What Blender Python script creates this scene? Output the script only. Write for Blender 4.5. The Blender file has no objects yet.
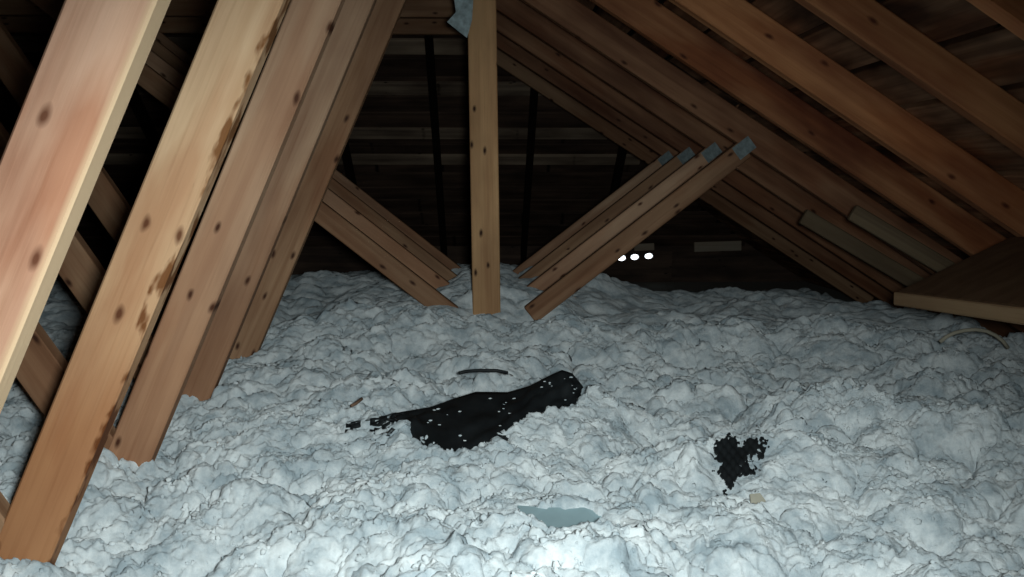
import bpy, bmesh, math, random
import numpy as np
from mathutils import Vector, Matrix, Euler

random.seed(7)
sc = bpy.context.scene
col = sc.collection
EZ = 0.69                      # eye height above the ceiling board of the room below

# ------------------------------------------------------------------ camera
F = 912.0                      # focal length in pixels of the 1024 x 577 frame
TH = math.atan(103.5 / F)      # looking slightly down
PS = math.atan(29 / F * math.cos(TH))
cam_d = bpy.data.cameras.new('camera')
cam = bpy.data.objects.new('camera', cam_d)
col.objects.link(cam)
cam.location = (0, 0, EZ)
cam.rotation_euler = (math.pi / 2 - TH, 0, -PS)
cam_d.sensor_width = 36
cam_d.lens = F / 1024 * 36
cam_d.clip_start = 0.01
sc.camera = cam

# ------------------------------------------------------------------ world: pale daylight outside the roof
w = bpy.data.worlds.new('daylight')
sc.world = w
w.use_nodes = True
w.node_tree.nodes['Background'].inputs['Color'].default_value = (0.85, 0.93, 1.0, 1)
w.node_tree.nodes['Background'].inputs['Strength'].default_value = 2.5

# ------------------------------------------------------------------ the flash lamp beside the lens
fl = bpy.data.lights.new('flash', 'SPOT')
fl.energy = 79
fl.color = (0.90, 1.0, 0.99)
fl.spot_size = math.radians(98)
fl.spot_blend = 1.0
fl.shadow_soft_size = 0.032
flo = bpy.data.objects.new('flash', fl)
col.objects.link(flo)
flo.location = (0.045, 0.02, EZ + 0.012)
aim = Vector((-0.08, 1.0, -0.47))
flo.rotation_euler = aim.to_track_quat('-Z', 'Y').to_euler()

vs = sc.view_settings
vs.view_transform = 'Standard'
vs.look = 'None'
vs.gamma = 1
vs.exposure = 0.0
vs.use_curve_mapping = False

# ------------------------------------------------------------------ helpers
def P(px, py, Y):
    """point of the place at distance Y ahead, seen at a photo pixel (used to read off sizes)"""
    r = (px - 512) / F
    u = -(py - 288.5) / F
    fw = Vector((math.sin(PS) * math.cos(TH), math.cos(PS) * math.cos(TH), -math.sin(TH)))
    rt = Vector((math.cos(PS), -math.sin(PS), 0))
    up = rt.cross(fw)
    d = fw + r * rt + u * up
    d = d * (Y / d.y)
    return Vector((d.x, Y, d.z + EZ))

def tag(o, label=None, cat=None, group=None, kind=None):
    if label: o['label'] = label
    if cat: o['category'] = cat
    if group: o['group'] = group
    if kind: o['kind'] = kind
    return o

def link(name, me, mat=None, parent=None):
    o = bpy.data.objects.new(name, me)
    col.objects.link(o)
    if mat and me is not None and not me.materials:
        me.materials.append(mat)
    if parent: o.parent = parent
    return o

def empty(name, loc):
    o = bpy.data.objects.new(name, None)
    col.objects.link(o)
    o.location = loc
    o.empty_display_size = 0.1
    return o

_cache = {}
def box_mesh(lx, ly, lz, mat, bev=0.003):
    """chamfered stick, length along local X; alike sticks share their mesh"""
    key = (round(lx, 3), round(ly, 4), round(lz, 4), mat.name, bev)
    if key in _cache: return _cache[key]
    bm = bmesh.new()
    bmesh.ops.create_cube(bm, size=1.0)
    bmesh.ops.scale(bm, vec=(lx, ly, lz), verts=bm.verts)
    if bev:
        bmesh.ops.bevel(bm, geom=list(bm.edges), offset=bev, segments=1, affect='EDGES')
    me = bpy.data.meshes.new('stick')
    bm.to_mesh(me); bm.free()
    me.materials.append(mat)
    _cache[key] = me
    return me

def solid(name, verts, faces, mat, parent=None, smooth=False):
    me = bpy.data.meshes.new(name)
    me.from_pydata([tuple(v) for v in verts], [], faces)
    me.update()
    bm = bmesh.new(); bm.from_mesh(me)
    bmesh.ops.recalc_face_normals(bm, faces=bm.faces)
    bm.to_mesh(me); bm.free()
    if smooth:
        for p in me.polygons: p.use_smooth = True
    return link(name, me, mat, parent)

def prism(name, pts, off, mat, parent=None):
    """polygon pts (3-D) pushed along off"""
    n = len(pts)
    v = [Vector(p) for p in pts] + [Vector(p) + Vector(off) for p in pts]
    fs = [tuple(range(n)), tuple(range(2 * n - 1, n - 1, -1))]
    fs += [(i, (i + 1) % n, n + (i + 1) % n, n + i) for i in range(n)]
    return solid(name, v, fs, mat, parent)

# ------------------------------------------------------------------ materials
def nodes_of(m):
    m.use_nodes = True
    nt = m.node_tree
    return nt, nt.nodes, nt.links, nt.nodes['Principled BSDF']

def wood(name, light, mid, dark, rough=0.72, knots=0.55, wane=0.0, var=0.35, grain=1.0, stain=0.0, sap=None, foot=None):
    """sawn softwood: long grain, darker summer rings, knots; local X is the length"""
    m = bpy.data.materials.new(name)
    nt, N, L, B = nodes_of(m)
    tc = N.new('ShaderNodeTexCoord')
    oi = N.new('ShaderNodeObjectInfo')
    mul = N.new('ShaderNodeVectorMath'); mul.operation = 'SCALE'
    comb = N.new('ShaderNodeCombineXYZ')
    for k in range(3): comb.inputs[k].default_value = 1.0
    comb.inputs[1].default_value = 0.63; comb.inputs[2].default_value = 1.37
    L.new(comb.outputs[0], mul.inputs[0])
    sc_ = N.new('ShaderNodeMath'); sc_.operation = 'MULTIPLY'; sc_.inputs[1].default_value = 37.0
    L.new(oi.outputs['Random'], sc_.inputs[0]); L.new(sc_.outputs[0], mul.inputs['Scale'])
    add = N.new('ShaderNodeVectorMath'); add.operation = 'ADD'
    L.new(tc.outputs['Object'], add.inputs[0]); L.new(mul.outputs[0], add.inputs[1])
    def mapped(sx, sy, sz):
        mp = N.new('ShaderNodeMapping'); mp.inputs['Scale'].default_value = (sx, sy, sz)
        L.new(add.outputs[0], mp.inputs['Vector']); return mp.outputs[0]
    # knots
    vo = N.new('ShaderNodeTexVoronoi'); vo.feature = 'F1'; vo.inputs['Scale'].default_value = 1.0
    vo.voronoi_dimensions = '2D'
    ks = N.new('ShaderNodeSeparateXYZ'); L.new(mapped(8.5, 1.0, 19.0), ks.inputs[0])
    kc = N.new('ShaderNodeCombineXYZ'); L.new(ks.outputs[0], kc.inputs[0]); L.new(ks.outputs[2], kc.inputs[1])
    kw = N.new('ShaderNodeTexNoise'); kw.inputs['Scale'].default_value = 1.0; L.new(mapped(18, 30, 45), kw.inputs['Vector'])
    ka = N.new('ShaderNodeMix'); ka.data_type = 'VECTOR'; ka.inputs['Factor'].default_value = 0.12
    L.new(kc.outputs[0], ka.inputs[4]); L.new(kw.outputs['Color'], ka.inputs[5])
    L.new(ka.outputs[1], vo.inputs['Vector'])
    kr = N.new('ShaderNodeMapRange'); kr.inputs['From Min'].default_value = 0.035; kr.inputs['From Max'].default_value = 0.12
    kr.inputs['To Min'].default_value = 1.0; kr.inputs['To Max'].default_value = 0.0
    L.new(vo.outputs['Distance'], kr.inputs['Value'])
    sep = N.new('ShaderNodeSeparateColor'); L.new(vo.outputs['Color'], sep.inputs[0])
    kg = N.new('ShaderNodeMath'); kg.operation = 'LESS_THAN'; kg.inputs[1].default_value = knots
    L.new(sep.outputs[0], kg.inputs[0])
    kk = N.new('ShaderNodeMath'); kk.operation = 'MULTIPLY'
    L.new(kr.outputs[0], kk.inputs[0]); L.new(kg.outputs[0], kk.inputs[1])
    # grain, bent round the knots
    gn = N.new('ShaderNodeTexNoise'); gn.inputs['Scale'].default_value = 1.0; gn.inputs['Detail'].default_value = 5
    gn.inputs['Distortion'].default_value = 0.6
    L.new(mapped(1.3, 26, 26), gn.inputs['Vector'])
    fn = N.new('ShaderNodeTexNoise'); fn.inputs['Scale'].default_value = 1.0; fn.inputs['Detail'].default_value = 6
    L.new(mapped(5, 180, 180), fn.inputs['Vector'])
    bl = N.new('ShaderNodeTexNoise'); bl.inputs['Scale'].default_value = 1.0; bl.inputs['Detail'].default_value = 3
    L.new(mapped(3.2, 9, 9), bl.inputs['Vector'])
    r1 = N.new('ShaderNodeValToRGB')
    r1.color_ramp.elements[0].position = 0.34; r1.color_ramp.elements[0].color = (*mid, 1)
    r1.color_ramp.elements[1].position = 0.62; r1.color_ramp.elements[1].color = (*light, 1)
    L.new(gn.outputs['Fac'], r1.inputs[0])
    mx = N.new('ShaderNodeMix'); mx.data_type = 'RGBA'; mx.blend_type = 'MULTIPLY'
    rb = N.new('ShaderNodeMapRange'); rb.inputs['From Min'].default_value = 0.38; rb.inputs['From Max'].default_value = 0.66
    rb.inputs['To Min'].default_value = 0.0; rb.inputs['To Max'].default_value = var
    L.new(bl.outputs['Fac'], rb.inputs['Value']); L.new(rb.outputs[0], mx.inputs['Factor'])
    L.new(r1.outputs[0], mx.inputs[6]); mx.inputs[7].default_value = (dark[0] / light[0] * 1.5, dark[1] / light[1] * 1.35, dark[2] / light[2] * 1.35, 1)
    mf = N.new('ShaderNodeMix'); mf.data_type = 'RGBA'; mf.blend_type = 'MULTIPLY'
    rf = N.new('ShaderNodeMapRange'); rf.inputs['From Min'].default_value = 0.5; rf.inputs['From Max'].default_value = 0.75
    rf.inputs['To Max'].default_value = 0.35 * grain
    L.new(fn.outputs['Fac'], rf.inputs['Value']); L.new(rf.outputs[0], mf.inputs['Factor'])
    L.new(mx.outputs[2], mf.inputs[6]); mf.inputs[7].default_value = (0.62, 0.5, 0.42, 1)
    mk = N.new('ShaderNodeMix'); mk.data_type = 'RGBA'
    L.new(kk.outputs[0], mk.inputs['Factor']); L.new(mf.outputs[2], mk.inputs[6]); mk.inputs[7].default_value = (*[c * 0.8 for c in dark], 1)
    out = mk.outputs[2]
    if stain:                        # broad reddish heartwood patches
        st = N.new('ShaderNodeTexNoise'); st.inputs['Scale'].default_value = 1.0; st.inputs['Detail'].default_value = 4
        L.new(mapped(2.3, 11, 11), st.inputs['Vector'])
        sr = N.new('ShaderNodeMapRange'); sr.inputs['From Min'].default_value = 0.5; sr.inputs['From Max'].default_value = 0.62
        sr.inputs['To Max'].default_value = stain
        L.new(st.outputs['Fac'], sr.inputs['Value'])
        ms = N.new('ShaderNodeMix'); ms.data_type = 'RGBA'; ms.blend_type = 'MULTIPLY'
        L.new(sr.outputs[0], ms.inputs['Factor']); L.new(out, ms.inputs[6]); ms.inputs[7].default_value = (0.62, 0.36, 0.24, 1)
        out = ms.outputs[2]
    if wane:                         # strip of bark left along one edge
        sx = N.new('ShaderNodeSeparateXYZ'); L.new(tc.outputs['Object'], sx.inputs[0])
        wn = N.new('ShaderNodeTexNoise'); wn.inputs['Scale'].default_value = 1.0; wn.inputs['Detail'].default_value = 4
        L.new(mapped(9, 22, 30), wn.inputs['Vector'])
        wa = N.new('ShaderNodeMath'); wa.operation = 'MULTIPLY_ADD'; wa.inputs[1].default_value = 0.075
        L.new(wn.outputs['Fac'], wa.inputs[0]); L.new(sx.outputs[2], wa.inputs[2])
        wr = N.new('ShaderNodeMapRange')
        wr.inputs['From Min'].default_value = wane; wr.inputs['From Max'].default_value = wane + 0.005
        # wane is on the lower edge (local -Z): mirror
        ng = N.new('ShaderNodeMath'); ng.operation = 'MULTIPLY'; ng.inputs[1].default_value = -1
        L.new(sx.outputs[2], ng.inputs[0]); L.new(ng.outputs[0], wa.inputs[2])
        L.new(wa.outputs[0], wr.inputs['Value'])
        mw = N.new('ShaderNodeMix'); mw.data_type = 'RGBA'
        wl = N.new('ShaderNodeTexNoise'); wl.inputs['Scale'].default_value = 1.0; wl.inputs['Detail'].default_value = 2
        L.new(mapped(16, 40, 2), wl.inputs['Vector'])
        wq = N.new('ShaderNodeMapRange'); wq.inputs['From Min'].default_value = 0.42; wq.inputs['From Max'].default_value = 0.50
        L.new(wl.outputs['Fac'], wq.inputs['Value'])
        wm = N.new('ShaderNodeMath'); wm.operation = 'MULTIPLY'
        L.new(wr.outputs[0], wm.inputs[0]); L.new(wq.outputs[0], wm.inputs[1])
        L.new(wm.outputs[0], mw.inputs['Factor']); L.new(out, mw.inputs[6]); mw.inputs[7].default_value = (0.24, 0.10, 0.035, 1)
        out = mw.outputs[2]
    if foot:                         # reddish heartwood toward the foot of the stick
        fx = N.new('ShaderNodeSeparateXYZ'); L.new(tc.outputs['Object'], fx.inputs[0])
        fa = N.new('ShaderNodeMath'); fa.operation = 'MULTIPLY_ADD'; fa.inputs[1].default_value = -0.5
        L.new(gn.outputs['Fac'], fa.inputs[0]); L.new(fx.outputs[0], fa.inputs[2])
        fr = N.new('ShaderNodeMapRange'); fr.inputs['From Min'].default_value = -0.30; fr.inputs['From Max'].default_value = -0.72
        fr.inputs['To Max'].default_value = foot
        L.new(fa.outputs[0], fr.inputs['Value'])
        fm = N.new('ShaderNodeMix'); fm.data_type = 'RGBA'; fm.blend_type = 'MULTIPLY'
        L.new(fr.outputs[0], fm.inputs['Factor']); L.new(out, fm.inputs[6]); fm.inputs[7].default_value = (0.62, 0.42, 0.30, 1)
        out = fm.outputs[2]
    if sap:                          # pale sapwood along the narrow lower edge
        sx = N.new('ShaderNodeSeparateXYZ'); L.new(tc.outputs['Object'], sx.inputs[0])
        sr = N.new('ShaderNodeMapRange'); sr.inputs['From Min'].default_value = -0.031; sr.inputs['From Max'].default_value = -0.040
        L.new(sx.outputs[2], sr.inputs['Value'])
        ms = N.new('ShaderNodeMix'); ms.data_type = 'RGBA'
        L.new(sr.outputs[0], ms.inputs['Factor']); L.new(out, ms.inputs[6]); ms.inputs[7].default_value = (*sap, 1)
        out = ms.outputs[2]
    # every stick a little lighter or darker than the next
    hv = N.new('ShaderNodeHueSaturation')
    vr = N.new('ShaderNodeMapRange'); vr.inputs['To Min'].default_value = 0.86; vr.inputs['To Max'].default_value = 1.12
    L.new(oi.outputs['Random'], vr.inputs['Value']); L.new(vr.outputs[0], hv.inputs['Value'])
    L.new(out, hv.inputs['Color'])
    L.new(hv.outputs[0], B.inputs['Base Color'])
    B.inputs['Roughness'].default_value = rough
    B.inputs['Specular IOR Level'].default_value = 0.25
    bp = N.new('ShaderNodeBump'); bp.inputs['Strength'].default_value = 0.25; bp.inputs['Distance'].default_value = 0.002
    L.new(fn.outputs['Fac'], bp.inputs['Height']); L.new(bp.outputs[0], B.inputs['Normal'])
    return m

M = {}
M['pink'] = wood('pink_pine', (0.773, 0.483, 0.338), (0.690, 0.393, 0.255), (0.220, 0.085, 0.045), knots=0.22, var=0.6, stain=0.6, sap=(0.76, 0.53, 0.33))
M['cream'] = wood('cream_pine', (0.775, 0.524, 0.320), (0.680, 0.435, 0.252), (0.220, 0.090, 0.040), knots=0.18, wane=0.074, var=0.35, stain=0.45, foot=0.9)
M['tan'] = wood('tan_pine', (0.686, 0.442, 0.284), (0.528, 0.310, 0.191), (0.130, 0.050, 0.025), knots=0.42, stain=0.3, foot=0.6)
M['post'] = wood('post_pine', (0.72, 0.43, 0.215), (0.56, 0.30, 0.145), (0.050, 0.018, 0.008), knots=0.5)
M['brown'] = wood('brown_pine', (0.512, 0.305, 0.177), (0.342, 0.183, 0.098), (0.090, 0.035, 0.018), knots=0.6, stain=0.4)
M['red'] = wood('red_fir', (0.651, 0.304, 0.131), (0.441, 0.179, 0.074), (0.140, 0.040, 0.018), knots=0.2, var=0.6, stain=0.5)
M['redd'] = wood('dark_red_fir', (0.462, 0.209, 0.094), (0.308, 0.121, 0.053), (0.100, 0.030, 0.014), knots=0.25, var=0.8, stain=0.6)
M['chord'] = wood('chord_pine', (0.391, 0.201, 0.109), (0.253, 0.115, 0.060), (0.080, 0.030, 0.015), knots=0.25, var=0.6, stain=0.5)
M['deck'] = wood('deck_board', (0.450, 0.244, 0.138), (0.200, 0.100, 0.056), (0.030, 0.014, 0.008), knots=0.3, var=0.9, grain=1.8, stain=0.7)
M['old'] = wood('old_board', (0.480, 0.360, 0.258), (0.288, 0.210, 0.156), (0.050, 0.033, 0.024), knots=0.4, var=0.6)
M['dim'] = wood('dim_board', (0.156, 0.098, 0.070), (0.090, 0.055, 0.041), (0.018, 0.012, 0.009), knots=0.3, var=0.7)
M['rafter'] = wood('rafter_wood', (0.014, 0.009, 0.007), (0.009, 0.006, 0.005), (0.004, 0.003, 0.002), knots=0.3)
M['pale'] = wood('pale_pine', (0.19, 0.14, 0.085), (0.13, 0.09, 0.055), (0.06, 0.04, 0.02), knots=0.2)
M['bright'] = wood('bright_pine', (0.50, 0.43, 0.34), (0.38, 0.31, 0.24), (0.3, 0.2, 0.12), knots=0.0)
M['ply'] = wood('plywood', (0.17, 0.105, 0.06), (0.125, 0.075, 0.042), (0.06, 0.03, 0.016), knots=0.25)
M['plyedge_lit'] = wood('lit_plywood_edge', (0.42, 0.28, 0.16), (0.32, 0.20, 0.11), (0.15, 0.08, 0.04), knots=0.0)  # same board, paler: the light falling on its edge is put into the colour

def plain(name, c, rough=0.8, metal=0.0, noise=0.0, scale=30):
    m = bpy.data.materials.new(name)
    nt, N, L, B = nodes_of(m)
    B.inputs['Roughness'].default_value = rough
    B.inputs['Metallic'].default_value = metal
    B.inputs['Specular IOR Level'].default_value = 0.25
    tc = N.new('ShaderNodeTexCoord')
    t = N.new('ShaderNodeTexNoise'); t.inputs['Scale'].default_value = scale; t.inputs['Detail'].default_value = 5
    L.new(tc.outputs['Object'], t.inputs['Vector'])
    r = N.new('ShaderNodeValToRGB')
    r.color_ramp.elements[0].position = 0.3; r.color_ramp.elements[1].position = 0.7
    r.color_ramp.elements[0].color = (*[x * (1 - noise) for x in c], 1)
    r.color_ramp.elements[1].color = (*[min(1, x * (1 + noise)) for x in c], 1)
    L.new(t.outputs['Fac'], r.inputs[0]); L.new(r.outputs[0], B.inputs['Base Color'])
    return m
M['felt'] = plain('roof_felt', (0.012, 0.010, 0.009), 0.95, noise=0.3)
M['gyp'] = plain('ceiling_board', (0.5, 0.49, 0.46), 0.95, noise=0.1)
M['black'] = plain('black_plastic', (0.014, 0.017, 0.019), 0.6, noise=0.4, scale=18)
M['blue'] = plain('blue_grey_plastic', (0.33, 0.46, 0.50), 0.7, noise=0.12, scale=14)
M['zinc'] = plain('galvanised_steel', (0.24, 0.29, 0.30), 0.7, metal=0.2, noise=0.3, scale=60)
M['zinc_bright'] = plain('bright_galvanised_steel', (0.42, 0.52, 0.55), 0.7, metal=0.1, noise=0.3, scale=60)
M['cable'] = plain('beige_cable', (0.50, 0.46, 0.36), 0.6, noise=0.1)
M['twig'] = plain('brown_splinter', (0.20, 0.12, 0.08), 0.8, noise=0.3)
M['tanflake'] = plain('tan_paper', (0.40, 0.38, 0.31), 0.9, noise=0.2)

def fluff_mat():
    m = bpy.data.materials.new('loose_fill_insulation')
    nt, N, L, B = nodes_of(m)
    tc = N.new('ShaderNodeTexCoord')
    a = N.new('ShaderNodeTexNoise'); a.inputs['Scale'].default_value = 13; a.inputs['Detail'].default_value = 8; a.inputs['Roughness'].default_value = 0.68
    L.new(tc.outputs['Object'], a.inputs['Vector'])
    r = N.new('ShaderNodeValToRGB')
    r.color_ramp.elements[0].position = 0.36; r.color_ramp.elements[0].color = (0.42, 0.50, 0.545, 1)
    r.color_ramp.elements[1].position = 0.60; r.color_ramp.elements[1].color = (0.86, 0.905, 0.92, 1)
    L.new(a.outputs['Fac'], r.inputs[0])
    # scattered greyish dust
    d = N.new('ShaderNodeTexNoise'); d.inputs['Scale'].default_value = 55; d.inputs['Detail'].default_value = 4
    L.new(tc.outputs['Object'], d.inputs['Vector'])
    dr = N.new('ShaderNodeMapRange'); dr.inputs['From Min'].default_value = 0.56; dr.inputs['From Max'].default_value = 0.75
    dr.inputs['To Max'].default_value = 0.4
    L.new(d.outputs['Fac'], dr.inputs['Value'])
    mx = N.new('ShaderNodeMix'); mx.data_type = 'RGBA'
    L.new(dr.outputs[0], mx.inputs['Factor']); L.new(r.outputs[0], mx.inputs[6]); mx.inputs[7].default_value = (0.52, 0.57, 0.58, 1)
    L.new(mx.outputs[2], B.inputs['Base Color'])
    B.inputs['Roughness'].default_value = 1.0
    B.inputs['Diffuse Roughness'].default_value = 0.7
    B.inputs['Sheen Weight'].default_value = 0.03
    B.inputs['Sheen Roughness'].default_value = 0.55
    B.inputs['Sheen Tint'].default_value = (0.85, 0.95, 1.0, 1)
    B.inputs['Subsurface Weight'].default_value = 0.0
    B.inputs['Subsurface Radius'].default_value = (1.0, 1.0, 1.0)
    B.inputs['Subsurface Scale'].default_value = 0.008
    B.inputs['Specular IOR Level'].default_value = 0.0
    f = N.new('ShaderNodeTexNoise'); f.inputs['Scale'].default_value = 110; f.inputs['Detail'].default_value = 6; f.inputs['Roughness'].default_value = 0.75
    L.new(tc.outputs['Object'], f.inputs['Vector'])
    bp = N.new('ShaderNodeBump'); bp.inputs['Strength'].default_value = 0.7; bp.inputs['Distance'].default_value = 0.010
    L.new(f.outputs['Fac'], bp.inputs['Height']); L.new(bp.outputs[0], B.inputs['Normal'])
    return m
M['fluff'] = fluff_mat()

# ------------------------------------------------------------------ the roof space (setting)
CS, CZ = 0.641, 0.663          # right roof: underside of the chords is z = CZ - CS * x above eye level
CA = math.atan(CS)
CW = 0.089                     # chord depth (two-by-four)
PKX = -2.507                   # ridge
DZ = CW / math.cos(CA)         # vertical depth of a chord
def z_chord(x): return EZ + CZ - CS * x
def z_deck(x): return z_chord(x) + 0.132
HS = 0.76                      # hip end: rises toward the camera
HY = 6.62
def z_hip(y): return EZ - 0.55 + HS * (HY - y)
def y_hip(z): return HY - (z - EZ + 0.55) / HS
EAVX = 2.20
LEFTX = 2 * PKX - EAVX
Y0, Y1 = -1.1, 6.9

floor = prism('floor', [(LEFTX - .3, Y0 - .1, 0), (EAVX + .4, Y0 - .1, 0), (EAVX + .4, Y1, 0), (LEFTX - .3, Y1, 0)], (0, 0, -0.03), M['gyp'])
tag(floor, kind='structure')

def slab(name, x0, z0, x1, z1, ya, yb, up):
    o = prism(name, [(x0, ya, z0), (x1, ya, z1), (x1, yb, z1), (x0, yb, z0)], (0, 0, up), M['felt'])
    return tag(o, kind='structure')
BT = 0.022
roof_r = slab('ceiling_right', PKX, z_deck(PKX) + BT + .004, EAVX + .35, z_deck(EAVX + .35) + BT + .004, Y0 - .1, Y1, 0.03)
roof_l = slab('ceiling_left', PKX, z_deck(PKX) + BT + .004, LEFTX - .35, z_deck(EAVX + .35) + BT + .004, Y0 - .1, Y1, 0.03)
wall_n = prism('wall_near', [(LEFTX - .3, Y0, 0), (EAVX + .3, Y0, 0), (EAVX + .3, Y0, 2.0), (PKX, Y0, 3.4), (LEFTX - .3, Y0, 2.0)], (0, -0.03, 0), M['felt'])
tag(wall_n, kind='structure')
yb0, yb1 = 2.2, 6.5
roof_h = prism('ceiling_hip', [(LEFTX - .3, yb0, z_hip(yb0) + BT + .004), (EAVX + .3, yb0, z_hip(yb0) + BT + .004),
                              (EAVX + .3, yb1, z_hip(yb1) + BT + .004), (LEFTX - .3, yb1, z_hip(yb1) + BT + .004)], (0, 0, 0.03), M['felt'])
tag(roof_h, kind='structure')

# sheathing boards on the right slope, running along the ridge direction
bw, gap = 0.142, 0.008
x = -0.95
while x < EAVX + 0.1:
    xm = x + bw * math.cos(CA) / 2
    zc = z_deck(xm)
    yend = min(6.45, y_hip(zc) - 0.0)
    ya = 0.25
    cuts = [ya]
    if yend - ya > 2.5: cuts.append(ya + random.uniform(0.35, 0.65) * (yend - ya))
    cuts.append(yend)
    for a, b in zip(cuts, cuts[1:]):
        if b - a < 0.1: continue
        me = box_mesh(b - a - 0.004, bw - gap - random.choice((0, 0.004, 0.01)), BT, M['deck'], 0.002)
        o = link('plank', me, None, roof_r)
        dz = random.uniform(-0.004, 0.002)
        rot = Matrix.Rotation(CA, 4, 'Y') @ Matrix.Rotation(math.pi / 2, 4, 'Z')
        o.matrix_world = Matrix.Translation((xm, (a + b) / 2, zc + BT / 2 + dz)) @ rot
    x += bw * math.cos(CA)

# boards and paler spaced slats on the hip end, running across
HA = math.atan(HS)
def hip_board(y, wd, th, mat, name, drop, xa=-4.6):
    z = z_hip(y)
    xr = min(1.98, (EZ + CZ + 0.132 - z) / CS)
    if xr - xa < 0.3: return
    me = box_mesh(xr - xa, wd, th, mat, 0.002)
    o = link(name, me, None, roof_h)
    o.matrix_world = Matrix.Translation(((xr + xa) / 2, y, z + th / 2 - drop)) @ Matrix.Rotation(-HA, 4, 'X')
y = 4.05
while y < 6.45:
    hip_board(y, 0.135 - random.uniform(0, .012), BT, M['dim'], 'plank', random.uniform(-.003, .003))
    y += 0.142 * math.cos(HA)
def y_of_slat(py):              # where a ray at picture height py meets the hip end
    k = (P(483, py, 1.0).z - EZ)
    return (-0.55 + HS * HY) / (k + HS)
for py, wd in ((44, 0.10), (86, 0.095), (131, 0.085), (157, 0.085), (12, 0.10)):
    hip_board(y_of_slat(py), wd, 0.02, M['old'], 'slat', 0.024)
# jack rafters below the hip boards
for xr in (-1.92, -1.37, -0.82, -0.275, 0.285, 0.84):
    ya, yb = 4.6, 6.5
    if xr > 0:
        ya = max(ya, y_hip(z_deck(xr)) + 0.02) if False else 4.9
    L_ = (yb - ya) / math.cos(HA)
    me = box_mesh(L_, 0.040, 0.075, M['rafter'], 0.002)
    o = link('rafter', me, None, roof_h)
    ym = (ya + yb) / 2
    o.matrix_world = Matrix.Translation((xr, ym, z_hip(ym) - 0.075)) @ Matrix.Rotation(-HA, 4, 'X') @ Matrix.Rotation(math.pi / 2, 4, 'Z')

# closing board below the hip eave, with a block drilled with three vent holes letting daylight in
YW = 6.46
hx0, hx1 = P(600, 257, YW).x, P(672, 257, YW).x
zb0, zb1 = EZ - 0.60, EZ - 0.455
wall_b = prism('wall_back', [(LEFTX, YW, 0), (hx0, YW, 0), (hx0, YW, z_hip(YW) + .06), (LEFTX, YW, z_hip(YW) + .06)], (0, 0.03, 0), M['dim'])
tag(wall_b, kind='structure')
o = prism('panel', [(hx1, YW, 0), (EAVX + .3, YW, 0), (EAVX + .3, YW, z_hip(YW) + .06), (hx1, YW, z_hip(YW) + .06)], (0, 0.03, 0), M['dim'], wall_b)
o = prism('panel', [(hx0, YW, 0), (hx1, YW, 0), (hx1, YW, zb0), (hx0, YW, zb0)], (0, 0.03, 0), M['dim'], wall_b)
def vent_block():
    bm = bmesh.new()
    cs = [P(622, 258.2, YW), P(635, 257.2, YW), P(649, 256.2, YW)]
    edges = [hx0, (cs[0].x + cs[1].x) / 2, (cs[1].x + cs[2].x) / 2, hx1]
    zt = z_hip(YW) + .06
    for k in range(3):
        c = cs[k]; n = 16
        ring = []; outer = []
        x0, x1 = edges[k], edges[k + 1]
        for i in range(n):
            a = 2 * math.pi * i / n
            ring.append((c.x + 0.031 * math.cos(a), c.z + 0.021 * math.sin(a)))
            dx, dz = math.cos(a), math.sin(a)
            t = 1e9
            if dx > 1e-6: t = min(t, (x1 - c.x) / dx)
            if dx < -1e-6: t = min(t, (x0 - c.x) / dx)
            if dz > 1e-6: t = min(t, (zt - c.z) / dz)
            if dz < -1e-6: t = min(t, (zb0 - c.z) / dz)
            outer.append((c.x + t * dx, c.z + t * dz))
        vf = [[bm.verts.new((q[0], YW + dy, q[1])) for q in lst] for dy in (0, 0.03) for lst in (ring, outer)]
        for i in range(n):
            j = (i + 1) % n
            bm.faces.new((vf[0][i], vf[0][j], vf[1][j], vf[1][i]))
            bm.faces.new((vf[2][j], vf[2][i], vf[3][i], vf[3][j]))
            bm.faces.new((vf[0][j], vf[0][i], vf[2][i], vf[2][j]))
        # corner fill
        for (ex, ez) in ((x0, zt), (x1, zt), (x1, zb0), (x0, zb0)):
            for dy in (0, 0.03):
                best = sorted(range(n), key=lambda i: (outer[i][0] - ex) ** 2 + (outer[i][1] - ez) ** 2)[:2]
                lst = vf[1] if dy == 0 else vf[3]
                cv = bm.verts.new((ex, YW + dy, ez))
                try: bm.faces.new((lst[best[0]], lst[best[1]], cv))
                except ValueError: pass
    bmesh.ops.recalc_face_normals(bm, faces=bm.faces)
    me = bpy.data.meshes.new('vent_block'); bm.to_mesh(me); bm.free()
    return me
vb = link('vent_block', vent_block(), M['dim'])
tag(vb, 'dark eave block with three small round holes glowing with daylight', 'vent')

def bar(name, a, b, wd, th, mat, parent=None, bev=0.003, roll=0.0):
    """stick between two points; wd is measured upright, th across"""
    a, b = Vector(a), Vector(b)
    d = b - a
    q = d.to_track_quat('X', 'Z')
    me = box_mesh(d.length, th, wd, mat, bev)
    o = link(name, me, None, None)
    o.matrix_world = Matrix.Translation((a + b) / 2) @ q.to_matrix().to_4x4() @ Matrix.Rotation(roll, 4, 'X')
    if parent:
        o.parent = parent
        o.matrix_parent_inverse = Matrix.Translation(-Vector(parent.location))
    return o

# pale blocking nailed between the far rafters
for pa, pb, h in (((694, 247), (741, 245.5), 0.07), ((634, 247.5), (654, 246.5), 0.05)):
    a, b = P(*pa, YW - .05), P(*pb, YW - .05)
    bar('blocking', a, b, h, 0.03, M['bright'], wall_b)

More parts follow.
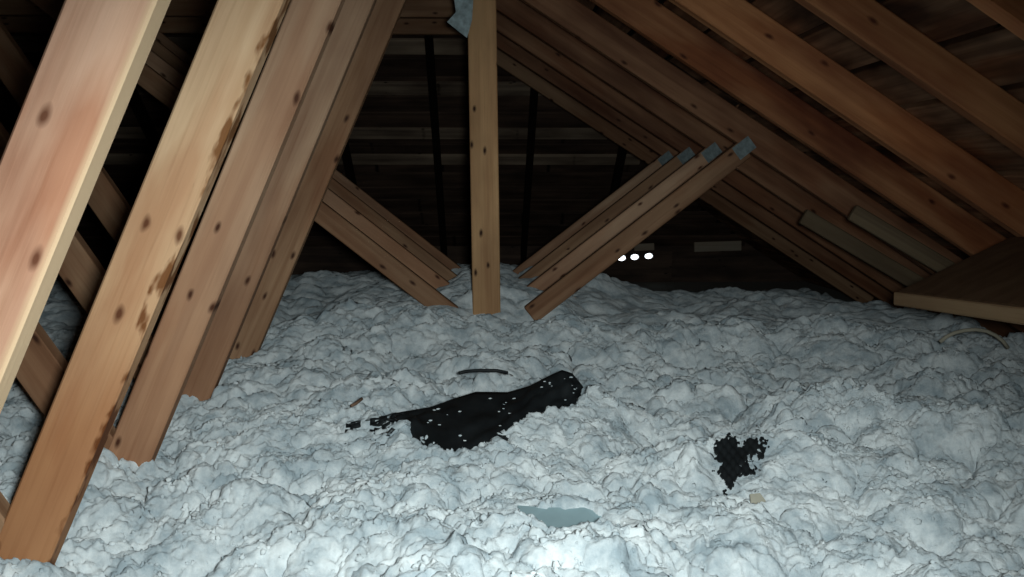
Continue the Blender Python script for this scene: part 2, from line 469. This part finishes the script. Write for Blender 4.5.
# ------------------------------------------------------------------ trusses
TH2 = 0.038
S_ = 0.414
def stick(name, t, p0, p1, wd, mat, th=TH2, dy=0.0, bev=0.003):
    """member of a truss: centre line from p0 to p1 (x, z above eye) in the plane of the truss"""
    x0, z0 = p0; x1, z1 = p1
    L_ = math.hypot(x1 - x0, z1 - z0)
    me = box_mesh(L_, th, wd, mat, bev)
    o = link(name, me, None, t)
    o.location = ((x0 + x1) / 2 - t.location.x, dy, (z0 + z1) / 2 + EZ - t.location.z)
    o.rotation_euler = (0, -math.atan2(z1 - z0, x1 - x0), 0)
    return o

def plate(t, x, z, w_, h_, ang, dy, name='gusset_plate'):
    """toothed galvanised plate: thin sheet with rows of punched slots raised as teeth"""
    bm = bmesh.new()
    bmesh.ops.create_cube(bm, size=1.0)
    bmesh.ops.scale(bm, vec=(w_, 0.0015, h_), verts=bm.verts)
    for i in range(5):
        for j in range(3):
            g = bmesh.ops.create_cube(bm, size=1.0)
            bmesh.ops.scale(bm, vec=(w_ * .09, 0.002, h_ * .12), verts=g['verts'])
            bmesh.ops.translate(bm, vec=((i - 2) * w_ * .19, -0.001, (j - 1) * h_ * .3), verts=g['verts'])
    me = bpy.data.meshes.new('plate'); bm.to_mesh(me); bm.free()
    o = link(name, me, M['zinc'], t)
    o.location = (x - t.location.x, dy, z + EZ - t.location.z)
    o.rotation_euler = (0, -ang, 0)
    return o

BZ = -0.64                      # centre of the bottom chord, below eye
def add_chord(t, mat, x0, x1, dz=0.0, cw=CW, name='top_chord'):
    off = cw / 2 / math.cos(CA)
    stick(name, t, (x0, CZ - CS * x0 + off + dz), (x1, CZ - CS * x1 + off + dz), cw, mat)

FINK = [  # distance in bays, two pixels on the centre line of the slanted web, chord offset, web material, label
    (2.28, (110, 0), (-12, 300), 0.030, 'pink', 'nearest roof truss, its wide pinkish pale web leaning across the upper left corner'),
    (3.14, (250, 0), (26, 542), 0.040, 'cream', 'roof truss with cream slanted web edged with bark, second from the left corner'),
    (4.10, (316, 0), (129, 455), 0.044, 'tan', 'roof truss with knotty tan slanted web, third from the upper left corner'),
    (5.08, (354, 0), (189, 402), 0.024, 'tan', 'roof truss with tan slanted web partly covered, fourth from the upper left corner'),
    (6.05, (388, 0), (240, 354), 0.016, 'brown', 'roof truss with brown slanted web, fifth and farthest of the left leaning row'),
]
trusses = []
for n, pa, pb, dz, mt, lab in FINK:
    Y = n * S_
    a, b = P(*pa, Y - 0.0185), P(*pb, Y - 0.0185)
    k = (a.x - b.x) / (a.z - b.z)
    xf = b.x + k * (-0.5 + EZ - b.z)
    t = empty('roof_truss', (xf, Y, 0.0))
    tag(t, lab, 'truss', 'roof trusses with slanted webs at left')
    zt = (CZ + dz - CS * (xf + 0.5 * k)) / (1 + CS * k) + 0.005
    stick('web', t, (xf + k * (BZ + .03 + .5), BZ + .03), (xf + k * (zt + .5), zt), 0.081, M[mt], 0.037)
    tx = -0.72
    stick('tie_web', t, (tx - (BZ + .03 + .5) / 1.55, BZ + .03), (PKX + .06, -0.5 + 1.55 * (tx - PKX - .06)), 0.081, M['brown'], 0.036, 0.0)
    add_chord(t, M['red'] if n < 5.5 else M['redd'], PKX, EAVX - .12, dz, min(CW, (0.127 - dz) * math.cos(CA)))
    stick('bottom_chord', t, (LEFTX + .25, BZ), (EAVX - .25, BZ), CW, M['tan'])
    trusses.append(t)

HIP = [
    (7.05, 0.000, 'post', 'nearest king-post truss, its knotty upright post standing free in the middle'),
    (8.05, -0.004, 'tan', 'king-post truss directly behind the middle post, second of the four diagonals'),
    (9.05, -0.008, 'tan', 'king-post truss behind the middle post, third of the four diagonals'),
    (10.05, -0.006, 'brown', 'farthest king-post truss, its diagonal lies innermost of the four'),
]
for i, (n, xp, mt, lab) in enumerate(HIP):
    Y = n * S_
    t = empty('roof_truss', (0, Y, 0.0))
    tag(t, lab, 'truss', 'king-post roof trusses')
    stick('king_post', t, (xp + .013, BZ + .03), (xp - .003, CZ), 0.089 if i == 0 else 0.084, M[mt], TH2 * 1.0)
    sl = 0.784
    # right diagonal up to the sloping chord
    xt, zt = 0.836, 0.108 + 0.007
    dgm = (M['brown'], M['tan'], M['brown'], M['tan'])[i]
    stick('web', t, (0.150, -0.417) if i == 0 else (0.062, -0.486), (xt, zt), 0.0625, dgm, 0.0365)
    # left diagonal up to the flat top chord
    stick('web', t, (-0.045, -0.46 - 0.0), (-0.511 - (CZ + .095) / 0.80, CZ), 0.0625, dgm, 0.0365)
    add_chord(t, M['chord'], 0.0, EAVX - .12, -0.012)
    stick('flat_chord', t, (2 * PKX, CZ + CW / 2), (0.02, CZ + CW / 2), CW, M['brown'], 0.0375)
    stick('bottom_chord', t, (LEFTX + .25, BZ), (EAVX - .25, BZ), CW, M['tan'])
    plate(t, xt - .008, zt + .002, 0.064, 0.046, math.atan(sl), -0.0205)
    trusses.append(t)
tH = trusses[5:]
# shorter jack rafters of the right slope beyond the last truss
for n in (11.6,):
    Y = n * S_
    xs = (EZ + CZ + DZ - z_hip(Y)) / CS + .06
    off = CW / 2 / math.cos(CA)
    a = Vector((xs, Y, z_chord(xs) + off)); b = Vector((EAVX - .12, Y, z_chord(EAVX - .12) + off))
    o = bar('rafter', a, b, CW, TH2, M['brown'], None)
    o.parent = roof_r

# loose corner of a galvanised peak plate beside the post
pl = [P(452, -14, 2.86), P(474, -12, 2.86), P(472, 20, 2.86), P(467, 38, 2.86), P(447, 22, 2.86), P(456, 12, 2.86)]
o = prism('gusset_plate', [Vector(p) - Vector((0, 2.86 - 0, 0)) + Vector((0, 2.86, 0)) for p in pl], (0, 0.0016, 0), M['zinc_bright'])
o.parent = tH[0]; o.matrix_parent_inverse = Matrix.Translation(-Vector(tH[0].location))
tag(o, 'loose bluish steel plate corner')

# pale scabs nailed to the chords at the right eave
for (pa, pb, tr, wd) in (((852, 212), (950, 270), 4, 0.045), ((803, 216), (925, 288), 5, 0.05)):
    t = trusses[tr]
    Yp = t.location.y - 0.03
    bar('scab_board', P(*pa, Yp), P(*pb, Yp), wd, 0.02, M['pale'], t)

# ------------------------------------------------------------------ black sheet, black scrap, blue-grey offcut
TOPC = [((346, 424), 1.80), ((375, 419), 1.81), ((400, 413), 1.83), ((432, 407), 1.86), ((455, 399), 1.885), ((476, 393), 1.90),
        ((508, 393), 1.92), ((530, 386), 1.935), ((548, 377), 1.95), ((562, 371), 1.96), ((572, 374), 1.96), ((583, 387), 1.95)]
BOTC = [((346, 428), 1.78), ((375, 424), 1.78), ((398, 421), 1.77), ((416, 423), 1.74), ((432, 437), 1.69), ((450, 452), 1.65),
        ((478, 444), 1.68), ((506, 427), 1.74), ((526, 417), 1.80), ((546, 413), 1.83), ((566, 405), 1.87), ((580, 392), 1.94)]
topw = [P(*p, Y) for p, Y in TOPC]
botw = [P(*p, Y) for p, Y in BOTC]
def lerp_curve(c, u):
    s = u * (len(c) - 1); i = min(int(s), len(c) - 2); f = s - i
    return c[i].lerp(c[i + 1], f)
def sheet_mesh():
    nu, nv = 66, 22
    V = []; Fc = []
    rng = random.Random(3)
    for j in range(nv + 1):
        v = j / nv * 1.35
        for i in range(nu + 1):
            u = i / nu
            a, b = lerp_curve(topw, u), lerp_curve(botw, u)
            p = a.lerp(b, min(v, 1.0))
            if v > 1: p = p + Vector((0, -0.05 * (v - 1) / .35, -0.025 * (v - 1) / .35))
            wr = 0.004 * math.sin(23 * u + 5 * v) * math.sin(9 * v + 2) + 0.003 * math.sin(61 * u - 8 * v)
            p.z += wr * min(1, v * 3)
            p.y += 0.004 * math.sin(17 * u) * (1 - min(1, v))
            V.append(p)
    for j in range(nv):
        for i in range(nu):
            a = j * (nu + 1) + i
            if i < 15 and rng.random() < 0.16 + 0.02 * (15 - i) + (0.5 if i in (3, 4, 9) else 0): continue
            Fc.append((a, a + 1, a + nu + 2, a + nu + 1))
    me = bpy.data.meshes.new('black_sheet'); me.from_pydata([tuple(p) for p in V], [], Fc); me.update()
    for p in me.polygons: p.use_smooth = True
    return me
bs = link('black_sheet', sheet_mesh(), M['black'])
so = bs.modifiers.new('thickness', 'SOLIDIFY'); so.thickness = 0.002; so.offset = -1
tag(bs, 'large black plastic sheet half buried in the white insulation', 'plastic sheet')

SCR = [(722, 446), (736, 443), (752, 445), (764, 451), (757, 462), (748, 474), (738, 486), (724, 494), (718, 478), (714, 462)]
scrY0 = 1.545
def scr_pt(p):               # an inclined scrap facing the camera
    Y = scrY0 + (466 - p[1]) * 0.0026
    return P(p[0], p[1], Y)
scrw = [scr_pt(p) for p in SCR]
cen = sum(scrw, Vector()) / len(scrw)
BLU = [((520, 506), 1.395), ((550, 508), 1.395), ((583, 508), 1.395), ((607, 516), 1.372), ((604, 528), 1.345), ((560, 534), 1.33), ((528, 522), 1.36)]
bluw = [P(*p, Y) for p, Y in BLU]
bc = sum(bluw, Vector()) / len(bluw)
bl = prism('plastic_offcut', [bc.lerp(p, 1.06) for p in bluw], (0, 0.002, -0.006), M['blue'])
tag(bl, 'flat blue-grey plastic offcut lying in the insulation near the bottom', 'plastic offcut')

# ------------------------------------------------------------------ loose-fill insulation
def hash2(ix, iy, s):
    h = (ix.astype(np.int64) * 374761393 + iy.astype(np.int64) * 668265263 + s * 974634777) & 0xffffffff
    h = ((h ^ (h >> 13)) * 1274126177) & 0xffffffff
    h = (h ^ (h >> 16)) & 0xffffffff
    h = (h * 2246822519) & 0xffffffff
    h = (h ^ (h >> 15)) & 0xffffffff
    return h.astype(np.float64) / 4294967296.0
def vnoise(x, y, s):
    ix, iy = np.floor(x), np.floor(y)
    fx, fy = x - ix, y - iy
    fx = fx * fx * fx * (fx * (fx * 6 - 15) + 10); fy = fy * fy * fy * (fy * (fy * 6 - 15) + 10)
    a, b = hash2(ix, iy, s), hash2(ix + 1, iy, s)
    c, d = hash2(ix, iy + 1, s), hash2(ix + 1, iy + 1, s)
    return (a * (1 - fx) + b * fx) * (1 - fy) + (c * (1 - fx) + d * fx) * fy - 0.5
def fbm(x, y, s, o=4):
    r = 0; a = 1.0
    for k in range(o):
        r = r + a * vnoise(x * 2 ** k, y * 2 ** k, s + k); a *= 0.5
    return r
def puffs(x, y, size, s, rad=0.78):
    """cotton-like lumps: the tallest of the round heads near each point"""
    gx, gy = x / size, y / size
    ix, iy = np.floor(gx), np.floor(gy)
    best = np.full(x.shape, 0.0)
    for dx in (-1, 0, 1):
        for dy in (-1, 0, 1):
            cx, cy = ix + dx, iy + dy
            px = cx + 0.1 + 0.8 * hash2(cx, cy, s); py = cy + 0.1 + 0.8 * hash2(cx, cy, s + 1)
            r = rad * (0.65 + 0.55 * hash2(cx, cy, s + 2))
            d2 = ((gx - px) ** 2 + (gy - py) ** 2) / (r * r)
            hgt = np.clip(1 - d2, 0, 1) ** 0.6 * (0.5 + 0.5 * hash2(cx, cy, s + 3))
            best = best + hgt ** 5
    return best ** 0.2
def sdf(x, y, poly):
    d = np.full(x.shape, 1e9); inside = np.zeros(x.shape, bool)
    n = len(poly)
    for i in range(n):
        ax, ay = poly[i]; bx, by = poly[(i + 1) % n]
        ex, ey = bx - ax, by - ay
        wx, wy = x - ax, y - ay
        t = np.clip((wx * ex + wy * ey) / (ex * ex + ey * ey + 1e-12), 0, 1)
        d = np.minimum(d, np.hypot(wx - t * ex, wy - t * ey))
        c = ((ay > y) != (by > y)) & (x < (bx - ax) * (y - ay) / (by - ay + 1e-12) + ax)
        inside ^= c
    return np.where(inside, -d, d)
def smooth(a, b, v):
    t = np.clip((v - a) / (b - a), 0, 1); return t * t * (3 - 2 * t)

poly_sheet = [(p.x, p.y) for p in topw] + [(p.x, p.y) for p in reversed(botw)]
poly_scr = [(p.x, p.y) for p in scrw]
poly_blu = [(p.x, p.y) for p in bluw]

def base_height(x, y):
    """level of the drift relative to eye height"""
    z = np.interp(y, [0.0, 1.0, 1.9, 2.4, 2.75, 3.3, 4.2, 5.2, 6.5], [-0.53, -0.515, -0.500, -0.465, -0.392, -0.372, -0.378, -0.46, -0.60])
    z = z - 0.05 * (1 - smooth(-0.7, -0.2, x)) * smooth(2.6, 3.2, y)
    z = z - 0.05 * np.exp(-(((x - 0.165) / 0.03) ** 2 + ((y - 2.88) / 0.03) ** 2))
    z = z - 0.018 * (1 - smooth(-0.8, -0.3, x)) * (1 - smooth(1.9, 2.2, y)) - 0.012 * (1 - smooth(-0.75, -0.4, x)) * (1 - smooth(1.4, 1.7, y))
    z = z - 0.020 * (1 - smooth(-0.75, -0.25, x)) * smooth(1.5, 2.2, y) * (1 - smooth(2.7, 3.2, y))
    z = z + 0.03 * smooth(0.5, 1.1, x) * smooth(1.2, 1.8, y) * (1 - smooth(2.3, 3.0, y))
    z = z - 0.09 * smooth(0.25, 0.85, x) * smooth(2.5, 3.3, y) - 0.09 * smooth(0.5, 1.0, x) * smooth(3.5, 4.6, y)
    roof = CZ - CS * x - 0.06           # drift stays under the roof at the eave
    return np.minimum(z, roof)

def billow(x, y, s, o=3, g=0.5):
    r = 0; a = 1.0
    for k in range(o):
        c, n_ = math.cos(0.7 * k + .3), math.sin(0.7 * k + .3)
        u, v = (x * c - y * n_) * 2.1 ** k, (x * n_ + y * c) * 2.1 ** k
        r = r + a * np.sqrt(4 * vnoise(u, v, s + k) ** 2 + 0.004); a *= g
    return r
def fluff(x, y, fine):
    wx = x + 0.10 * fbm(x * 5, y * 5, 11, 4); wy = y + 0.10 * fbm(x * 5, y * 5, 21, 4)
    wx2 = x + 0.022 * fbm(x * 24, y * 24, 31, 3); wy2 = y + 0.022 * fbm(x * 24, y * 24, 41, 3)
    big = fbm(x * 2.6, y * 2.6, 5, 2) * 0.085
    p1 = puffs(wx, wy, 0.17, 100, 0.95) * 0.070
    p2 = fbm(wx2 * 11, wy2 * 11, 200, 2) * 0.016 + puffs(wx2 + 2, wy2, 0.078, 210, 0.9) * 0.044
    amp = 0.6 + 0.8 * np.clip(fbm(x * 5, y * 5, 71, 2) + 0.5, 0, 1)
    coarse = big + p1 + p2 - 0.084
    wx3 = x + 0.010 * fbm(x * 70, y * 70, 51, 2); wy3 = y + 0.010 * fbm(x * 70, y * 70, 61, 2)
    # soft rounded nodules without hard creases
    fin = 0.010 + (vnoise(wx3 * 30, wy3 * 30, 300) * 0.020 + vnoise(wx3 * 52 + 9, wy3 * 52, 320) * 0.013) * amp
    wx4 = x + 0.006 * fbm(x * 130, y * 130, 53, 2); wy4 = y + 0.006 * fbm(x * 130, y * 130, 63, 2)
    fin = fin + puffs(wx3, wy3 + 5, 0.021, 400, 0.9) * 0.013 * amp + puffs(wx4, wy4 + 2, 0.0115, 450, 0.9) * 0.009 * amp
    if fine: fin = fin + vnoise(x * 150, y * 150, 360) * 0.008 + vnoise(x * 260, y * 260, 380) * 0.0035
    flat = 1 - 0.55 * smooth(2.1, 3.4, y)         # the far drift lies flatter
    return big + (coarse - big) * (0.45 + 0.55 * flat), 0.010 + (fin - 0.010) * flat

def insulation_grid(x0, x1, y0, y1, step, fine):
    nx, ny = int((x1 - x0) / step) + 1, int((y1 - y0) / step) + 1
    X, Yg = np.meshgrid(np.linspace(x0, x1, nx), np.linspace(y0, y1, ny))
    co, fi = fluff(X, Yg, fine)
    b = base_height(X, Yg)
    H = b + co
    gyy, gxx = np.gradient(H, (y1 - y0) / (ny - 1), (x1 - x0) / (nx - 1))
    il = 1 / np.sqrt(1 + gxx ** 2 + gyy ** 2)
    lim = 1.3
    Xo = X - np.clip(gxx, -lim, lim) * il * fi * 0.5
    Yo = Yg - np.clip(gyy, -lim, lim) * il * fi * 0.5
    Z = H + il * fi - 0.026
    # around the black sheet the drift follows the sheet and opens over it
    if x0 < 0.5 and y1 > 1.5 and y0 < 2.2:
        rag = fbm(X * 30, Yg * 30, 900, 4) * 0.020 + fbm(X * 110, Yg * 110, 910, 2) * 0.010 - 0.006
        s = sdf(Xo, Yo, poly_sheet)
        zs = np.interp(Yo, [1.5, 1.66, 1.80, 1.96], [-0.50, -0.482, -0.462, -0.42])
        topy = np.interp(Xo, [p.x for p in topw], [p.y for p in topw])
        behind = smooth(-0.015, 0.01, Yo - topy)
        wgt = (1 - smooth(0.02, 0.24, s))
        local = zs - 0.009 - 0.012 * (1 - smooth(-0.28, -0.19, Xo)) + 0.010 * np.exp(-((Xo + 0.155) / 0.03) ** 2) + np.clip(co * 0.35, -0.006, 0.012) + (fi - 0.016) * 0.7
        Zf = Z * (1 - wgt) + local * wgt
        low = zs - 0.042 + fi * 0.8 + co * .35          # drift behind the standing edge is lower
        Zb = Z * (1 - wgt) + np.minimum(low, Z) * wgt
        Z = Zf * (1 - behind) + Zb * behind
        hole = smooth(0.004, -0.010, s + rag * (1 - behind)) if False else (1 - smooth(-0.010, 0.004, s + rag * (1 - behind)))
        Z = Z * (1 - hole) + (zs - 0.055) * hole
        # scrap: speckled opening
        s2 = sdf(Xo, Yo, poly_scr)
        w2 = 1 - smooth(0.01, 0.20, s2)
        zsc = np.interp(Yo, [min(p[1] for p in poly_scr), max(p[1] for p in poly_scr)], [min(p.z for p in scrw) - EZ, max(p.z for p in scrw) - EZ])
        Z = Z * (1 - w2) + (zsc - 0.012 + co * 0.25 * smooth(0, .05, s2) + fi * (0.25 + 0.5 * smooth(0.0, 0.03, s2))) * w2
        # blue-grey offcut
        s3 = sdf(Xo, Yo, poly_blu)
        rag3 = fbm(X * 45, Yg * 45, 970, 3) * 0.014
        w3 = 1 - smooth(0.005, 0.10, s3)
        yb = [min(p[1] for p in poly_blu), max(p[1] for p in poly_blu)]
        zbl = np.interp(Yo, yb, [min(p.z for p in bluw) - EZ, max(p.z for p in bluw) - EZ])
        Z = Z * (1 - w3) + (zbl - 0.004 + (fi - 0.014) * 0.6) * w3
        h3 = 1 - smooth(-0.006, 0.003, s3 + rag3)
        Z = Z * (1 - h3) + (zbl - 0.03) * h3
    V = np.stack([Xo, Yo, Z + EZ], -1).reshape(-1, 3)
    idx = np.arange(nx * ny).reshape(ny, nx)
    Fq = np.stack([idx[:-1, :-1], idx[:-1, 1:], idx[1:, 1:], idx[1:, :-1]], -1).reshape(-1, 4)
    return V, Fq

parts = [insulation_grid(-1.25, 1.25, 0.75, 1.98, 0.0031, True),
         insulation_grid(-1.75, 1.75, 1.975, 2.85, 0.0047, True),
         insulation_grid(-1.75, -1.247, 0.75, 1.98, 0.008, True),
         insulation_grid(1.247, 1.75, 0.75, 1.98, 0.008, True),
         insulation_grid(-3.6, -1.745, 0.75, 2.85, 0.018, False),
         insulation_grid(1.745, 2.15, 0.75, 2.85, 0.012, False),
         insulation_grid(-3.6, 2.15, 2.845, 4.5, 0.0098, False),
         insulation_grid(-4.6, 2.15, 4.495, 6.44, 0.018, False),
         insulation_grid(-3.6, 2.15, -1.0, 0.755, 0.03, False)]
Vs, Fs, off = [], [], 0
for V, Fq in parts:
    Vs.append(V); Fs.append(Fq + off); off += len(V)
V = np.concatenate(Vs); Fq = np.concatenate(Fs)
me = bpy.data.meshes.new('insulation')
# loose nodules and flocks lying on the drift
rg = np.random.default_rng(5)
bm = bmesh.new(); bmesh.ops.create_icosphere(bm, subdivisions=1, radius=1.0)
bm.verts.ensure_lookup_table()
IV = np.array([v.co[:] for v in bm.verts]); IF = np.array([[v.index for v in f.verts] for f in bm.faces]); bm.free()
cand = np.concatenate([Vs[0], Vs[1][::2]])
keep = fbm(cand[:, 0] * 9, cand[:, 1] * 9, 1200, 3) > rg.uniform(-0.6, 0.9, len(cand))
for pl_ in (poly_sheet, poly_scr, poly_blu):
    keep &= sdf(cand[:, 0], cand[:, 1], pl_) > 0.012
cand = cand[keep]
NG = 8000
cand = cand[rg.choice(len(cand), NG, replace=False)]
rad = 0.0018 + 0.004 * rg.random(NG) ** 2.0
sq = rg.uniform(0.6, 1.35, (NG, 1, 3))
GV = (IV[None] * sq * rg.uniform(0.55, 1.4, (NG, len(IV), 1)) * rad[:, None, None] + cand[:, None, :] + np.array([0, 0, 0.25]) * rad[:, None, None]).reshape(-1, 3)
GF = (IF[None] + (np.arange(NG) * len(IV))[:, None, None]).reshape(-1, 3) + len(V)
GQ = GF
V = np.concatenate([V, GV])
me.vertices.add(len(V)); me.vertices.foreach_set('co', V.astype(np.float32).ravel())
li = np.concatenate([Fq.ravel(), GQ.ravel()]).astype(np.int32)
me.loops.add(len(li)); me.loops.foreach_set('vertex_index', li)
ls = np.concatenate([np.arange(0, Fq.size, 4), Fq.size + np.arange(0, GQ.size, 3)]).astype(np.int32)
me.polygons.add(len(ls))
me.polygons.foreach_set('loop_start', ls)
me.polygons.foreach_set('use_smooth', np.ones(len(ls), bool))
me.update(calc_edges=True)
ins = link('blown_insulation', me, M['fluff'])
tag(ins, 'lumpy white loose-fill insulation drifted over the whole attic floor', 'insulation', kind='stuff')

# ragged scrap of black plastic: a thin torn sheet with small holes
gx, gy = np.meshgrid(np.arange(708, 772, 0.7), np.arange(436, 500, 0.7))
sd = sdf(gx, gy, SCR) + fbm(gx * 0.13, gy * 0.13, 1500, 3) * 13 + fbm(gx * 0.4, gy * 0.4, 1520, 2) * 7
def scrap_mesh():
    V = []; Fc = []; idn = {}
    ny_, nx_ = gx.shape
    for j in range(ny_ - 1):
        for i in range(nx_ - 1):
            if sd[j, i] < -1.0:
                f = []
                for (b_, a_) in ((j, i), (j, i + 1), (j + 1, i + 1), (j + 1, i)):
                    if (b_, a_) not in idn:
                        idn[(b_, a_)] = len(V)
                        p = scr_pt((float(gx[b_, a_]), float(gy[b_, a_])))
                        V.append((p.x, p.y - 0.004, p.z + 0.009 + 0.0015 * math.sin(a_ * .5) * math.sin(b_ * .4)))
                    f.append(idn[(b_, a_)])
                Fc.append(f)
    me = bpy.data.meshes.new('black_scrap'); me.from_pydata(V, [], Fc); me.update()
    for p in me.polygons: p.use_smooth = True
    return me
bsc = link('black_scrap', scrap_mesh(), M['black'])
so = bsc.modifiers.new('thickness', 'SOLIDIFY'); so.thickness = 0.002
tag(bsc, 'small ragged black plastic scrap showing through the insulation at right', 'plastic scrap')

# crumbs of insulation lying on the black plastic
bm = bmesh.new()
rng = random.Random(12)
for k in range(46):
    if k < 30:
        u, v = rng.uniform(0.3, 0.97), rng.uniform(0.12, 0.95)
        p = lerp_curve(topw, u).lerp(lerp_curve(botw, u), v)
    else:
        p = cen.lerp(rng.choice(scrw), rng.uniform(0.1, 0.95))
    r = rng.uniform(0.0007, 0.0022)
    g = bmesh.ops.create_icosphere(bm, subdivisions=1, radius=r)
    for q in g['verts']:
        q.co = Vector((q.co.x * 2.0, q.co.y, q.co.z * 0.8)) * rng.uniform(0.5, 1.4) + p + Vector((0, -0.002, 0.004))
me = bpy.data.meshes.new('crumbs'); bm.to_mesh(me); bm.free()
cr = link('insulation_crumbs', me, M['fluff'])
tag(cr, 'tiny white insulation crumbs sprinkled over the black plastic', 'insulation', kind='stuff')

# ------------------------------------------------------------------ small things
# plywood offcut wedged under the chords at the right eave
a0, a1 = P(899, 291, 2.03), P(1011, 237, 2.03)
dirn = (a1 - a0).normalized()
b0, b1 = a0 + Vector((0.01, -1.0, 0.06)), a1 + Vector((0.01, -1.0, 0.06))
nrm = (a1 - a0).cross(b0 - a0).normalized()
if nrm.z > 0: nrm = -nrm
pw = empty('plywood_board', ((a0.x + b0.x) / 2, (a0.y + b0.y) / 2, a0.z))
for nm, mt, q in (('panel', 'ply', [a0 + nrm * 0.0, a1, b1, b0]),):
    o = prism(nm, q, nrm * 0.022, M[mt]); o.parent = pw; o.matrix_parent_inverse = Matrix.Translation(-Vector(pw.location))
o = bar('lit_edge_strip', a0 + nrm * 0.014 - dirn * 0.010, b0 + nrm * 0.014 - dirn * 0.010, 0.030, 0.020, M['plyedge_lit'], pw)
tag(pw, 'brown plywood board with edge coloured as lit, wedged under the rafters at far right', 'board')

def tube(name, pts, rad, mat, seg=8):
    bm = bmesh.new(); rings = []
    n = len(pts)
    for i, p in enumerate(pts):
        d = (pts[min(i + 1, n - 1)] - pts[max(i - 1, 0)]).normalized()
        q = d.to_track_quat('Z', 'Y')
        rings.append([bm.verts.new(p + q @ Vector((rad * math.cos(2 * math.pi * k / seg), rad * math.sin(2 * math.pi * k / seg), 0))) for k in range(seg)])
    for a, b in zip(rings, rings[1:]):
        for k in range(seg): bm.faces.new((a[k], a[(k + 1) % seg], b[(k + 1) % seg], b[k]))
    bm.faces.new(rings[0][::-1]); bm.faces.new(rings[-1])
    me = bpy.data.meshes.new(name); bm.to_mesh(me); bm.free()
    for p in me.polygons: p.use_smooth = True
    return link(name, me, mat)
pts = [P(x_, y_, 2.28) for x_, y_ in ((940, 342), (946, 337), (954, 333), (964, 330.5), (975, 329.5), (986, 331), (995, 335), (1003, 341), (1008, 348))]
cb = tube('cable', pts, 0.005, M['cable'])
tag(cb, 'thin beige cable looping out of the insulation below the plywood board', 'cable')
sp = tube('wood_splinter', [P(351, 406, 1.86), P(356, 403.5, 1.87), P(362, 398.5, 1.885)], 0.0035, M['twig'], 5)
tag(sp, 'short brown wood splinter lying left of the black sheet', 'splinter')
fk = prism('paper_flake', [P(750, 494, 1.43), P(760, 493, 1.43), P(766, 501, 1.42), P(758, 508, 1.41), P(751, 503, 1.42)], (0, 0.003, -0.003), M['tanflake'])
tag(fk, 'small tan paper flake below the ragged black scrap', 'flake')
sl = tube('gap_shade_strip', [P(459, 373, 2.06), P(466, 371.5, 2.07), P(476, 370.5, 2.075), P(487, 370.5, 2.08), P(497, 370.5, 2.08), P(508, 373, 2.075)], 0.004, M['black'], 6)  # black tube put in for the shade of a thin gap in the drift
tag(sl, 'narrow black strip put in as the shade of a gap in the insulation behind the black sheet', 'gap shade')
